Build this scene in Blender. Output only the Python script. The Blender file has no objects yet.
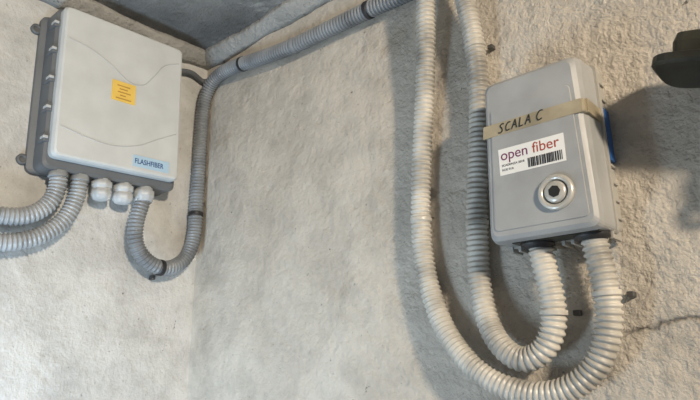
import bpy, bmesh, math, random
from mathutils import Vector, Matrix, noise as mn
random.seed(3)
sc=bpy.context.scene
sc.view_settings.view_transform='Standard'
COL=bpy.context.collection

# ------------------------------------------------------------ materials
def newmat(name):
    m=bpy.data.materials.new(name); m.use_nodes=True
    nt=m.node_tree; b=nt.nodes['Principled BSDF']; return m,nt,b
def N(nt,t,**kw):
    n=nt.nodes.new(t)
    for k,v in kw.items():
        if k in n.inputs.keys(): n.inputs[k].default_value=v
        else: setattr(n,k,v)
    return n
def ramp(nt,fac,stops):
    r=nt.nodes.new('ShaderNodeValToRGB'); cr=r.color_ramp
    while len(cr.elements)<len(stops): cr.elements.new(.5)
    for e,(p,c) in zip(cr.elements,stops):
        e.position=p; e.color=(c[0],c[1],c[2],1) if not isinstance(c,(int,float)) else (c,c,c,1)
    nt.links.new(fac,r.inputs[0]); return r
def mix(nt,f,a,b,mode='MIX'):
    m=nt.nodes.new('ShaderNodeMixRGB'); m.blend_type=mode
    for i,v in enumerate((f,a,b)):
        if isinstance(v,(int,float)): m.inputs[i].default_value=v
        elif isinstance(v,tuple): m.inputs[i].default_value=(v[0],v[1],v[2],1)
        else: nt.links.new(v,m.inputs[i])
    return m.outputs[0]
def plastic(name,col,rough=.45,var=.06,bump=.05,scale=60,metal=0):
    m,nt,b=newmat(name)
    tc=N(nt,'ShaderNodeTexCoord')
    n=N(nt,'ShaderNodeTexNoise',Scale=scale*.25,Detail=6.0); nt.links.new(tc.outputs['Object'],n.inputs['Vector'])
    lo=tuple(c*(1-var*2) for c in col); hi=tuple(min(1,c*(1+var)) for c in col)
    r=ramp(nt,n.outputs[0],[(.3,lo),(.65,hi)])
    nt.links.new(r.outputs[0],b.inputs['Base Color'])
    b.inputs['Roughness'].default_value=rough; b.inputs['Metallic'].default_value=metal
    n2=N(nt,'ShaderNodeTexNoise',Scale=scale*12,Detail=3.0); nt.links.new(tc.outputs['Object'],n2.inputs['Vector'])
    bp=N(nt,'ShaderNodeBump',Strength=bump,Distance=.001); nt.links.new(n2.outputs[0],bp.inputs['Height'])
    nt.links.new(bp.outputs[0],b.inputs['Normal'])
    return m
def plaster(name,c_main,c_alt,c_stain,rough_amt,stain_lo=.62,fine=1.0,back=False,midk=.75):
    m,nt,b=newmat(name)
    tc=N(nt,'ShaderNodeTexCoord'); V=tc.outputs['Object']
    def noise(s,d=5,r=.55,dist=0):
        n=N(nt,'ShaderNodeTexNoise',Scale=float(s),Detail=float(d),Roughness=r,Distortion=float(dist)); nt.links.new(V,n.inputs['Vector']); return n.outputs[0]
    def math_(op,a,bv=None,cv=None):
        mm=N(nt,'ShaderNodeMath',operation=op)
        for i,v in enumerate((a,bv,cv)):
            if v is None: continue
            if isinstance(v,(int,float)): mm.inputs[i].default_value=v
            else: nt.links.new(v,mm.inputs[i])
        return mm.outputs[0]
    big=noise(2.3,4); mid=noise(8,4,.5,.1); fin=noise(70,6,.6); gr=noise(170,4,.6)
    r1=ramp(nt,big,[(.35,c_main),(.68,c_alt)])
    r2=ramp(nt,noise(9,9,.72,.3),[(.34,.60),(.58,1.0)])
    c=mix(nt,.65,r1.outputs[0],r2.outputs[0],'MULTIPLY')
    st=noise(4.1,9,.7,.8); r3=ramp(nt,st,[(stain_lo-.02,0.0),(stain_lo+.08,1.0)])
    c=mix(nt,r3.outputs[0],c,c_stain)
    sp=ramp(nt,noise(120,3,.5),[(.26,.35),(.35,1.0)])
    c=mix(nt,.6,c,sp.outputs[0],'MULTIPLY')
    ch=ramp(nt,noise(31,4,.6,.5),[(.265,.25),(.30,1.0)])
    c=mix(nt,.8,c,ch.outputs[0],'MULTIPLY')
    fm=fine
    if back:
        sx=N(nt,'ShaderNodeSeparateXYZ'); nt.links.new(V,sx.inputs[0])
        fx=math_('MULTIPLY_ADD',mid,.5,sx.outputs[0])
        fm=ramp(nt,math_('MULTIPLY',fx,.5),[(.40,.48),(.66,1.0)]).outputs[0]
        fm=math_('MULTIPLY',fm,1.35)
    h=math_('MULTIPLY_ADD',big,1.0,0.0)
    h=math_('MULTIPLY_ADD',mid,midk,h)
    dents=ramp(nt,noise(19,2,.4),[(.28,0.0),(.40,1.0)])
    h=math_('MULTIPLY_ADD',dents.outputs[0],.10,h)
    ff=math_('MULTIPLY_ADD',fin,.42,math_('MULTIPLY_ADD',gr,.15,math_('MULTIPLY',noise(26,5,.6),.34)))
    h=math_('ADD',h,math_('MULTIPLY',ff,fm))
    h=math_('MULTIPLY_ADD',ch.outputs[0],.14,h)
    if back:
        line=math_('MULTIPLY_ADD',sx.outputs[0],.28,1.288)
        d=math_('SUBTRACT',sx.outputs[2],line); d=math_('ADD',d,math_('MULTIPLY_ADD',noise(14,4),.05,-.025))
        d=math_('ABSOLUTE',d); k=ramp(nt,d,[(.0012,0.0),(.0045,1.0)])
        xs=ramp(nt,math_('SUBTRACT',sx.outputs[0],1.0),[(.04,1.0),(.07,0.0)])
        k2=math_('MAXIMUM',k.outputs[0],xs.outputs[0])
        c=mix(nt,.6,c,k2,'MULTIPLY'); h=math_('MULTIPLY_ADD',k2,.22,h)
    nt.links.new(c,b.inputs['Base Color']); b.inputs['Roughness'].default_value=.85
    b.inputs['Specular IOR Level'].default_value=.3
    bp=N(nt,'ShaderNodeBump',Strength=rough_amt,Distance=.016); nt.links.new(h,bp.inputs['Height'])
    nt.links.new(bp.outputs[0],b.inputs['Normal'])
    return m

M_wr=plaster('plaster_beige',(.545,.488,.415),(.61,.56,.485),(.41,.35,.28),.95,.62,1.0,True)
M_wl=plaster('plaster_white',(.57,.565,.54),(.65,.645,.625),(.42,.395,.355),.6,.64,.7)
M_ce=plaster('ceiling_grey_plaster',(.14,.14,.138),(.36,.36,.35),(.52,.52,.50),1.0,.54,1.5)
M_tr=plaster('cornice_plaster',(.36,.36,.35),(.50,.50,.48),(.24,.24,.23),.9,.60,1.2)
M_fl=plaster('floor_cement',(.30,.29,.27),(.36,.35,.33),(.22,.21,.2),.5)
M_lid=plastic('lid_light_grey',(.58,.60,.60),.40,.04,.05)
M_line=plastic('lid_contour_grey',(.46,.48,.49),.45,.03,.05)
M_base=plastic('base_dark_grey',(.12,.13,.14),.5,.05,.08)
M_gl=plastic('gland_grey',(.50,.52,.53),.4,.04)
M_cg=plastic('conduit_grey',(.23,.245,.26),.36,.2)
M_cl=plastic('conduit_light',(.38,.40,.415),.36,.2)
M_cw=plastic('conduit_beige_grey',(.49,.465,.415),.36,.25)
M_blk=plastic('black_rubber',(.02,.02,.022),.5,.1)
M_rb=plastic('fiber_box_grey',(.35,.355,.355),.44,.07,.15)
M_rbs=plastic('fiber_box_base',(.36,.35,.32),.5,.05,.1)
M_dark=plastic('dark_metal',(.045,.045,.036),.4,.3,.3,60,.4)
M_yel=plastic('yellow_sticker',(.85,.58,.12),.55,.05)
M_org=plastic('orange_print',(.50,.27,.05),.6)
M_lbl=plastic('label_blue_white',(.42,.60,.76),.4,.02)
M_blue=plastic('print_blue',(.03,.09,.25),.5)
M_stw=plastic('sticker_white',(.80,.79,.76),.4,.02)
M_ink=plastic('ink_black',(.02,.02,.02),.5)
M_ora=plastic('print_magenta',(.17,.02,.10),.5)
M_ora2=plastic('print_orange',(.38,.06,.03),.5)
M_tape=plastic('masking_tape',(.42,.36,.25),.42,.2,.3)
M_bst=plastic('blue_sticker',(.03,.12,.36),.45)
M_chr=plastic('lock_metal',(.60,.58,.53),.3,.08,.05,60,.35)
M_zinc=plastic('dark_zinc',(.12,.12,.12),.4,.1,.1,60,.6)

# ------------------------------------------------------------ helpers
def mkobj(name,verts,faces,mat,parent=None,smooth=False,M=None):
    me=bpy.data.meshes.new(name); me.from_pydata([tuple(v) for v in verts],[],faces); me.materials.append(mat)
    bm=bmesh.new(); bm.from_mesh(me); bmesh.ops.recalc_face_normals(bm,faces=bm.faces); bm.to_mesh(me); bm.free()
    if smooth:
        for p in me.polygons: p.use_smooth=True
    o=bpy.data.objects.new(name,me); COL.objects.link(o)
    if parent: o.parent=parent
    if M is not None: o.matrix_local=M
    return o
def empty(name,M=None):
    e=bpy.data.objects.new(name,None); e.empty_display_size=.05; COL.objects.link(e)
    if M is not None: e.matrix_world=M
    return e
def bev(o,w,seg=2,ang=40):
    b=o.modifiers.new('bev','BEVEL'); b.width=w; b.segments=seg; b.limit_method='ANGLE'; b.angle_limit=math.radians(ang)
    return o
def box(name,lo,hi,mat,parent=None,bv=0):
    x0,y0,z0=lo;x1,y1,z1=hi
    v=[(x0,y0,z0),(x1,y0,z0),(x1,y1,z0),(x0,y1,z0),(x0,y0,z1),(x1,y0,z1),(x1,y1,z1),(x0,y1,z1)]
    f=[(0,3,2,1),(4,5,6,7),(0,1,5,4),(1,2,6,5),(2,3,7,6),(3,0,4,7)]
    o=mkobj(name,v,f,mat,parent)
    if bv: bev(o,bv)
    return o
def quad_round(p,r,n=5):
    out=[]
    for i in range(4):
        c=Vector(p[i]); a=(Vector(p[i-1])-c).normalized(); b=(Vector(p[(i+1)%4])-c).normalized()
        P0=c+a*r; P2=c+b*r
        for j in range(n+1):
            t=j/n
            out.append(P0*(1-t)**2+c*2*t*(1-t)+P2*t*t)
    return out
def loft(name,levels,mat,parent=None,smooth=False):
    V=[];F=[];n=None
    for cs,r,c in levels:
        L=quad_round(cs,r); n=len(L); V+= [(p.x,p.y,c) for p in L]
    for k in range(len(levels)-1):
        for i in range(n):
            j=(i+1)%n; F.append((k*n+i,k*n+j,(k+1)*n+j,(k+1)*n+i))
    F.append(tuple(range(n))[::-1]); F.append(tuple((len(levels)-1)*n+i for i in range(n)))
    return mkobj(name,V,F,mat,parent)
def rc(a0,a1,b0,b1): return [(a0,b0),(a1,b0),(a1,b1),(a0,b1)]
def lathe(name,prof,mat,M,parent=None,seg=32,mod=None,smooth=True):
    V=[];F=[]
    for k,(r,h) in enumerate(prof):
        for i in range(seg):
            a=2*math.pi*i/seg; rr=r*(mod(i,k) if mod else 1); V.append(M@Vector((rr*math.cos(a),rr*math.sin(a),h)))
    for k in range(len(prof)-1):
        for i in range(seg):
            j=(i+1)%seg; F.append((k*seg+i,k*seg+j,(k+1)*seg+j,(k+1)*seg+i))
    F.append(tuple(range(seg))[::-1]); F.append(tuple((len(prof)-1)*seg+i for i in range(seg)))
    o=mkobj(name,V,F,mat,parent)
    if smooth: 
        for p in o.data.polygons: p.use_smooth=len(p.vertices)==4
    return o
def catmull(pts,n=24):
    P=[Vector(p) for p in pts]; P=[P[0]*2-P[1]]+P+[P[-1]*2-P[-2]]; out=[]
    for i in range(1,len(P)-2):
        p0,p1,p2,p3=P[i-1:i+3]
        def tj(t,a,b): return t+max(1e-6,(b-a).length)**.5
        t0=0;t1=tj(t0,p0,p1);t2=tj(t1,p1,p2);t3=tj(t2,p2,p3)
        for j in range(n):
            t=t1+(t2-t1)*j/n
            A1=p0*((t1-t)/(t1-t0))+p1*((t-t0)/(t1-t0));A2=p1*((t2-t)/(t2-t1))+p2*((t-t1)/(t2-t1));A3=p2*((t3-t)/(t3-t2))+p3*((t-t2)/(t3-t2))
            B1=A1*((t2-t)/(t2-t0))+A2*((t-t0)/(t2-t0));B2=A2*((t3-t)/(t3-t1))+A3*((t-t1)/(t3-t1))
            out.append(B1*((t2-t)/(t2-t1))+B2*((t-t1)/(t2-t1)))
    out.append(P[-2]); return out
def smoothpath(c,it=60):
    for _ in range(it):
        c=[c[0]]+[(c[i-1]+c[i]*2+c[i+1])/4 for i in range(1,len(c)-1)]+[c[-1]]
    return c
def resample(c,step):
    out=[c[0]];acc=0
    for i in range(1,len(c)):
        a=c[i-1];b=c[i];L=(b-a).length
        while acc+L>=step and L>0:
            t=(step-acc)/L; a=a.lerp(b,t); out.append(a); L=(b-a).length; acc=0
        acc+=L
    return out
def sweep(name,c,rad,mat,parent=None,seg=20,smooth=True):
    V=[];F=[];n=len(c);T=[]
    for i in range(n): T.append((c[min(n-1,i+1)]-c[max(0,i-1)]).normalized())
    u=T[0].orthogonal().normalized()
    for i in range(n):
        u=(u-T[i]*u.dot(T[i])).normalized(); w=T[i].cross(u); r=rad(i) if callable(rad) else rad
        for j in range(seg):
            a=2*math.pi*j/seg; V.append(c[i]+u*(r*math.cos(a))+w*(r*math.sin(a)))
    for i in range(n-1):
        for j in range(seg):
            k=(j+1)%seg; F.append((i*seg+j,i*seg+k,(i+1)*seg+k,(i+1)*seg+j))
    F.append(tuple(range(seg))[::-1]); F.append(tuple((n-1)*seg+i for i in range(seg)))
    return mkobj(name,V,F,mat,parent,smooth)
PITCH=.0088; NS=8
PROF=[1.0,1.012,1.0,.965,.88,.85,.855,.91]
def conduit(pts,R,mat,clamps=()):
    e=empty('corrugated_conduit')
    c=resample(smoothpath(catmull(pts)),PITCH/NS)
    sweep('hose',c,lambda i:R*PROF[i%NS],mat,e)
    for q,(tgt,tab,cm) in enumerate(clamps):
        tgt=Vector(tgt); i=min(range(6,len(c)-6),key=lambda i:(c[i]-tgt).length)
        hw=4 if cm is M_blk else 3
        sweep('clamp_%d'%(q+1),c[i-hw:i+hw+1],R*1.06,cm,e)
        if tab:
            p=c[i]
            if tab=='R': lo=(p.x+R*.8,-(R*.7),p.z-.004); hi=(p.x+R*1.35,0,p.z+.004)
            elif tab=='RL': lo=(p.x-R*1.4,-(R*.7),p.z-.004); hi=(p.x-R*.8,0,p.z+.004)
            else: lo=(0,p.y-.004,p.z-R*1.4); hi=(R*.9,p.y+.004,p.z-R*.8)
            box('clamp_tab_%d'%(q+1),lo,hi,M_zinc,e,.0015)
    return e
def text(name,s,size,mat,parent,a,b,c,shear=0,rot=0,sx=1,bold=0,align='LEFT'):
    cu=bpy.data.curves.new(name,'FONT'); cu.body=s; cu.size=size; cu.extrude=.0002; cu.shear=shear; cu.offset=bold; cu.align_x=align
    t=bpy.data.objects.new(name,cu); COL.objects.link(t); bpy.context.view_layer.update()
    me=bpy.data.meshes.new_from_object(t.evaluated_get(bpy.context.evaluated_depsgraph_get()))
    bpy.data.objects.remove(t); me.materials.clear(); me.materials.append(mat)
    o=bpy.data.objects.new(name,me); COL.objects.link(o); o.parent=parent
    o.matrix_local=Matrix.Translation((a,b,c))@Matrix.Rotation(rot,4,'Z')@Matrix.Diagonal((sx,1,1,1))
    return o

# ------------------------------------------------------------ room shell
H=2.417
box('wall_left',(-.12,-2.6,0),(0,.12,H+.1),M_wl)
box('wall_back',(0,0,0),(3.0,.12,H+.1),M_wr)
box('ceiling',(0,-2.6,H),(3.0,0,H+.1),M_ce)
box('floor',(-.12,-2.6,-.1),(3.0,.12,0),M_fl)
def cove(name,along,L):
    n=160; V=[];F=[]; prof=[(0,-.036),(.012,-.031),(.022,-.023),(.030,-.012),(.036,0),(0,0)]
    m=len(prof)
    for i in range(n+1):
        s=L*i/n
        for (d,h) in prof:
            k=1+.25*mn.noise(Vector((s*6,d*12,h*12)))+.14*mn.noise(Vector((s*30,d*60,h*60)))
            dd=d*k; hh=h*k
            V.append((s,-dd,H+hh) if along=='x' else (dd,-s,H+hh))
    for i in range(n):
        for j in range(m):
            k=(j+1)%m; F.append((i*m+j,i*m+k,(i+1)*m+k,(i+1)*m+j))
    F.append(tuple(range(m))); F.append(tuple(n*m+i for i in range(m)))
    return mkobj(name,V,F,M_tr,None,True)
cove('trim_1','x',3.0); cove('trim_2','y',2.6)

# ------------------------------------------------------------ left distribution box
th=math.radians(2.2)
FL=Matrix(((0,0,1,0),(1,0,0,-.280),(0,1,0,2.160),(0,0,0,1)))@Matrix.Rotation(th,4,'Z')
db=empty('electrical_distribution_box',FL)
w=.152;h=.190
loft('enclosure_base',[(rc(-w-.020,w,-h-.004,h-.004),.018,0),(rc(-w-.020,w+.002,-h-.004,h-.004),.018,.012),(rc(-w-.008,w+.002,-h-.002,h-.002),.018,.016),(rc(-w-.006,w+.004,-h-.002,h),.018,.056),(rc(-w-.006,w+.004,-h-.002,h),.018,.062),(rc(-w,w-.001,-h+.005,h-.004),.016,.065)],M_base,db)
loft('lid',[(rc(-w+.002,w+.002,-h+.020,h),.016,.062),(rc(-w+.002,w+.002,-h+.020,h),.016,.080),(rc(-w+.006,w-.002,-h+.023,h-.003),.015,.088),(rc(-w+.010,w-.006,-h+.027,h-.006),.013,.090)],M_lid,db)
for i,b in enumerate((.15,.085,.015,-.055,-.125)):
    box('hinge_%d'%(i+1),(-w-.010,b-.010,.034),(-w+.006,b+.010,.068),M_base,db,.003)
    box('hinge_clip_%d'%(i+1),(-w-.011,b-.003,.050),(-w-.001,b+.003,.070),M_gl,db,.001)
for i,(a,b) in enumerate(((-w-.026,.150),(-w-.026,-.165),(w+.008,.12),(w+.008,-.12))):
    lathe('mounting_ear_%d'%(i+1),[(.012,0),(.012,.008),(.006,.009),(.006,.004)],M_base,Matrix.Translation((a,b,0)),db,20)
def emboss(name,pts,r=.0014):
    c=catmull([(a,b,.0897) for a,b in pts],12); sweep(name,c,r,M_line,db,8)
emboss('lid_contour_1',[(-.138,.110),(-.09,.102),(-.04,.080),(.01,.050),(.045,.054),(.075,.090),(.10,.125),(.139,.145)])
emboss('lid_contour_2',[(-.138,-.100),(-.08,-.113),(-.02,-.118),(.04,-.104),(.09,-.076),(.139,-.050)])
box('yellow_sticker',(-.032,-.006,.0895),(.026,.044,.0915),M_yel,db)
for i,(a0,a1,b) in enumerate(((-.020,.012,.033),(-.014,.006,.025),(-.018,.014,.017),(-.012,.002,.009),(-.022,.016,.001))):
    box('sticker_print_%d'%i,(a0,b-.0014,.0912),(a1,b+.0014,.0918),M_org,db)
box('maker_label',(.030,-.156,.0895),(.124,-.128,.0908),M_lbl,db)
text('label_text','FLASHFIBER',.0175,M_blue,db,.034,-.148,.0909,bold=.0003,sx=.82)
DN=lambda a,b,c: Matrix.Translation((a,b,c))@Matrix.Rotation(math.pi/2,4,'X')
hexm=lambda i,k: 1+.035*math.cos(i*8*2*math.pi/48)
for i,a in enumerate((-.019,.033)):
    lathe('cable_gland_%d'%(i+1),[(.019,0),(.019,.006),(.023,.007),(.023,.020),(.020,.021),(.020,.025),(.0225,.026),(.0225,.040),(.017,.047),(.010,.049)],M_gl,DN(a,-h,.045),db,48,hexm)
lathe('conduit_adapter_1',[(.020,0),(.020,.008),(.024,.009),(.024,.026),(.021,.028),(.021,.036)],M_gl,DN(.086,-h,.045),db,48,hexm)
for i,a in enumerate((-.116,-.070)):
    lathe('conduit_adapter_%d'%(i+2),[(.020,0),(.020,.012),(.021,.013)],M_cl,DN(a,-h,.045),db,32)

RL=.0188
conduit([(.045,-.388,1.975),(.045,-.386,1.945),(.045,-.390,1.912),(.045,-.408,1.880),(.045,-.442,1.856),(.043,-.488,1.849),(.04,-.542,1.854),(.04,-.64,1.88),(.04,-.78,1.90)],RL,M_cl,[((.04,-.527,1.85),None,M_blk)])
conduit([(.045,-.342,1.975),(.045,-.342,1.945),(.045,-.345,1.912),(.045,-.364,1.862),(.045,-.404,1.822),(.043,-.454,1.800),(.04,-.498,1.794),(.04,-.54,1.797),(.04,-.64,1.815),(.04,-.78,1.83)],RL,M_cl,[((.04,-.527,1.795),None,M_blk)])
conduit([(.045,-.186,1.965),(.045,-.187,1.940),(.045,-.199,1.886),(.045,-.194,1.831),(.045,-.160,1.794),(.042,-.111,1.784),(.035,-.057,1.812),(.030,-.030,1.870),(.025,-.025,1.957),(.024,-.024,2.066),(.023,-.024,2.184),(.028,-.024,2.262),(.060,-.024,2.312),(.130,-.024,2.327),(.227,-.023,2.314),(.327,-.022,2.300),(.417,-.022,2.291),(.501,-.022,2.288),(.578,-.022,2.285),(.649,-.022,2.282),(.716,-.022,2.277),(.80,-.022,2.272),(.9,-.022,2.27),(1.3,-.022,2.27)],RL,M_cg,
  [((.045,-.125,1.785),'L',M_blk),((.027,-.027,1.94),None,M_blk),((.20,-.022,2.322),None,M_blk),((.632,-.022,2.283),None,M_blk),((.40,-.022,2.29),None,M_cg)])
RR=.0182
conduit([(.815,-.060,2.417),(.811,-.060,2.33),(.804,-.058,2.26),(.794,-.050,2.19),(.783,-.040,2.110),(.770,-.032,2.029),(.755,-.026,1.932),(.744,-.022,1.837),(.743,-.022,1.746),(.755,-.022,1.674),(.783,-.026,1.606),(.826,-.033,1.556),(.883,-.040,1.521),(.943,-.042,1.508),(.995,-.042,1.520),(1.032,-.042,1.552),(1.051,-.044,1.599),(1.054,-.046,1.645),(1.050,-.048,1.693),(1.046,-.05,1.735)],RR,M_cw,
  [((1.052,-.045,1.64),'R',M_cw),((.745,-.022,1.80),None,M_cw)])
conduit([(.868,-.060,2.417),(.868,-.060,2.33),(.869,-.054,2.249),(.874,-.043,2.180),(.879,-.032,2.110),(.879,-.025,2.028),(.873,-.022,1.955),(.865,-.022,1.883),(.857,-.022,1.814),(.852,-.022,1.730),(.853,-.024,1.665),(.868,-.032,1.608),(.894,-.040,1.572),(.924,-.042,1.556),(.953,-.042,1.566),(.973,-.042,1.596),(.978,-.043,1.638),(.973,-.046,1.679),(.967,-.05,1.735)],RR,M_cw,
  [((.878,-.030,2.09),'R',M_cw),((.855,-.022,1.775),'RL',M_cw),((.978,-.042,1.62),'R',M_cw)])

# ------------------------------------------------------------ right fiber box
FR=Matrix(((1,0,0,.990),(0,0,-1,0),(0,1,0,1.850),(0,0,0,1)))
fb=empty('fiber_termination_box',FR)
def tq(l0,l1,r0,r1,b0,b1):
    return [(l0,b0),(r0,b0),(r1,b1),(l1,b1)]
loft('back_plate',[(rc(-.082,.083,-.124,.134),.012,0),(rc(-.082,.083,-.124,.134),.012,.026),(rc(-.080,.081,-.122,.132),.012,.028)],M_rbs,fb)
loft('rim',[(rc(-.081,.087,-.130,.128),.010,.028),(rc(-.081,.087,-.130,.128),.010,.038)],M_rbs,fb)
loft('cover',[(tq(-.079,-.074,.085,.083,-.127,.127),.010,.038),
  (tq(-.079,-.071,.085,.080,-.129,.127),.012,.078),
  (tq(-.076,-.066,.083,.077,-.127,.123),.014,.091),
  (tq(-.070,-.061,.078,.071,-.121,.117),.013,.096)],M_rb,fb)
loft('cover_panel',[(tq(-.066,-.057,.073,.067,-.114,.080),.008,.0955),(tq(-.065,-.056,.072,.066,-.113,.079),.008,.0976)],M_rb,fb)
for i in range(12):
    a=-.070+i*.0135
    box('vent_rib_%d'%i,(a-.0028,-.136,.006),(a+.0028,-.122,.040),M_rbs,fb,.001)
for i in range(9):
    b=-.105+i*.026
    box('side_rib_%d'%i,(.082,b-.002,.004),(.0865,b+.002,.026),M_rbs,fb,.001)
box('bottom_recess',(-.05,-.1302,.044),(.075,-.1275,.077),M_dark,fb)
for i,a in enumerate((-.023,.056)):
    lathe('conduit_socket_%d'%(i+1),[(.024,0),(.024,.008),(.0205,.009),(.0205,.012)],M_blk,DN(a,-.126,.05),fb,32)
loft('masking_tape',[(tq(-.0725,-.0705,.078,.080,.033,.053),.001,.0962),(tq(-.0725,-.0705,.078,.080,.033,.053),.001,.0981)],M_tape,fb)
box('tape_side',(.080,.034,.035),(.0860,.055,.088),M_tape,fb,.0005)
box('tape_corner',(.074,.033,.080),(.0838,.054,.0970),M_tape,fb,.003)
def pen(strokes,x0,y0,s,parent,c):
    for i,(ox,st) in enumerate(strokes):
        pts=[(x0+(ox+x+.22*y)*s, y0+y*s+.05*(ox+x)*s, c) for x,y in st]
        cc=catmull(pts,6) if len(pts)>2 else [Vector(p) for p in pts]
        sweep('pen_stroke_%d'%i,cc,.0010,M_ink,parent,6)
pen([(0,[(.55,.95),(.3,1.0),(.1,.8),(.35,.5),(.45,.2),(.2,0),(0,.1)]),
     (.8,[(.55,.9),(.3,.95),(.05,.5),(.2,.05),(.55,.1)]),
     (1.6,[(0,0),(.3,1.0)]),(1.6,[(.3,1.0),(.6,0)]),(1.6,[(.1,.4),(.55,.4)]),
     (2.5,[(0,1.0),(0,0)]),(2.5,[(0,0),(.45,.03)]),
     (3.2,[(0,0),(.3,1.0)]),(3.2,[(.3,1.0),(.6,0)]),(3.2,[(.1,.4),(.55,.4)]),
     (4.5,[(.62,.95),(.3,1.0),(.0,.5),(.2,.0),(.62,.08)])],-.046,.036,.0135,fb,.0982)
box('operator_sticker',(-.049,-.031,.0974),(.051,.010,.0981),M_stw,fb)
text('sticker_text_1','open ',.0225,M_ora,fb,-.046,-.008,.0982,sx=.96)
text('sticker_text_2','fiber',.0225,M_ora2,fb,.004,-.008,.0982,sx=.96)
a=-.004
while a<.046:
    wd=random.choice((.0008,.0013,.002)); box('barcode_bar',(a,-.028,.0980),(a+wd,-.014,.0985),M_ink,fb); a+=wd+random.choice((.0008,.0014))
text('small_print','SCADENZA 2018',.0048,M_ink,fb,-.045,-.018,.0982)
text('small_print','ROE 01A',.0048,M_ink,fb,-.045,-.025,.0982)
KM=Matrix.Translation((.032,-.073,.0965))
lathe('lock_ring',[(.0255,0),(.0255,.004),(.0235,.007),(.0185,.007),(.017,.003),(.017,.001)],M_chr,KM,fb,48)
lathe('lock_cylinder',[(.0155,.001),(.0155,.006),(.0135,.0085),(.006,.0085)],M_chr,KM,fb,40)
lathe('key_hole',[(.0085,.006),(.0085,.0092)],M_ink,KM,fb,7)
box('side_blue_label',(.0835,-.020,.006),(.0875,.060,.027),M_bst,fb)

# ------------------------------------------------------------ wall lamp at the right edge
WL=Matrix.Translation((1.170,0,1.917))@Matrix.Rotation(math.radians(16),4,'Y')
wl=empty('wall_lamp',WL)
loft('flange',[(rc(0,.26,-.125,-.030),.030,-.010),(rc(-.004,.264,-.129,-.026),.032,-.007),(rc(-.004,.264,-.129,-.026),.032,.002),(rc(.006,.25,-.120,-.034),.028,.006)],M_dark,wl)
loft('hood',[(rc(.016,.24,-.100,-.045),.012,.0),(rc(.012,.235,-.098,-.045),.012,.030),(rc(.014,.22,-.094,-.045),.012,.043),(rc(.026,.19,-.085,-.050),.01,.048)],M_dark,wl)
lathe('shadow_globe',[(.040,0),(.045,-.015),(.047,-.035),(.042,-.060),(.030,-.075),(.010,-.082)],M_zinc,Matrix.Translation((.19,-.075,-.008)),wl,32)  # out-of-view body added to enlarge the lamp's shadow on the wall
box('wall_bracket',(.10,-.05,-.004),(.17,.0,.035),M_dark,wl,.003)
c=[Vector((.135,-.075,-.01-.007*i)) for i in range(13)]  # unseen hanging chain and ring, added to cast a keyhole-shaped shadow
sweep('shadow_chain',c,.0022,M_dark,wl,8)
rg=[Vector((.135+.014*math.sin(t*math.pi/12),-.075,-.106-.014*math.cos(t*math.pi/12))) for t in range(25)]
sweep('shadow_ring',rg,.0045,M_dark,wl,8)

cb=catmull([(.012,-.14,2.30),(.014,-.10,2.335),(.014,-.06,2.345),(.012,-.02,2.335),(.03,-.010,2.335)],12)
sweep('power_cable',cb,.008,M_base,None,12)

# ------------------------------------------------------------ lights
def area(name,loc,tgt,size,power,col):
    l=bpy.data.lights.new(name,'AREA'); l.size=size; l.energy=power; l.color=col; l.shape='DISK'
    o=bpy.data.objects.new(name,l); COL.objects.link(o); o.location=loc
    o.rotation_euler=(Vector(tgt)-Vector(loc)).to_track_quat('-Z','Y').to_euler(); return o
area('stair_light',(2.75,-1.10,2.36),(.6,0,1.75),.16,58,(1,.85,.66))
area('window_light',(.42,-1.0,1.0),(.0,-.62,1.35),.4,14,(.60,.80,1))
W=bpy.data.worlds.new('world'); sc.world=W; W.use_nodes=True
W.node_tree.nodes['Background'].inputs[0].default_value=(.74,.86,1,1); W.node_tree.nodes['Background'].inputs[1].default_value=.24

# ------------------------------------------------------------ camera
cd=bpy.data.cameras.new('camera'); co=bpy.data.objects.new('camera',cd); COL.objects.link(co)
co.matrix_world=Matrix(((.74201,.19197,.64231,1.32192),(.6703,-.1976,-.7153,-.85698),(-.0104,.9613,-.2753,1.55),(0,0,0,1)))
cd.sensor_width=36; cd.lens=29.83; cd.clip_start=.01
sc.camera=co
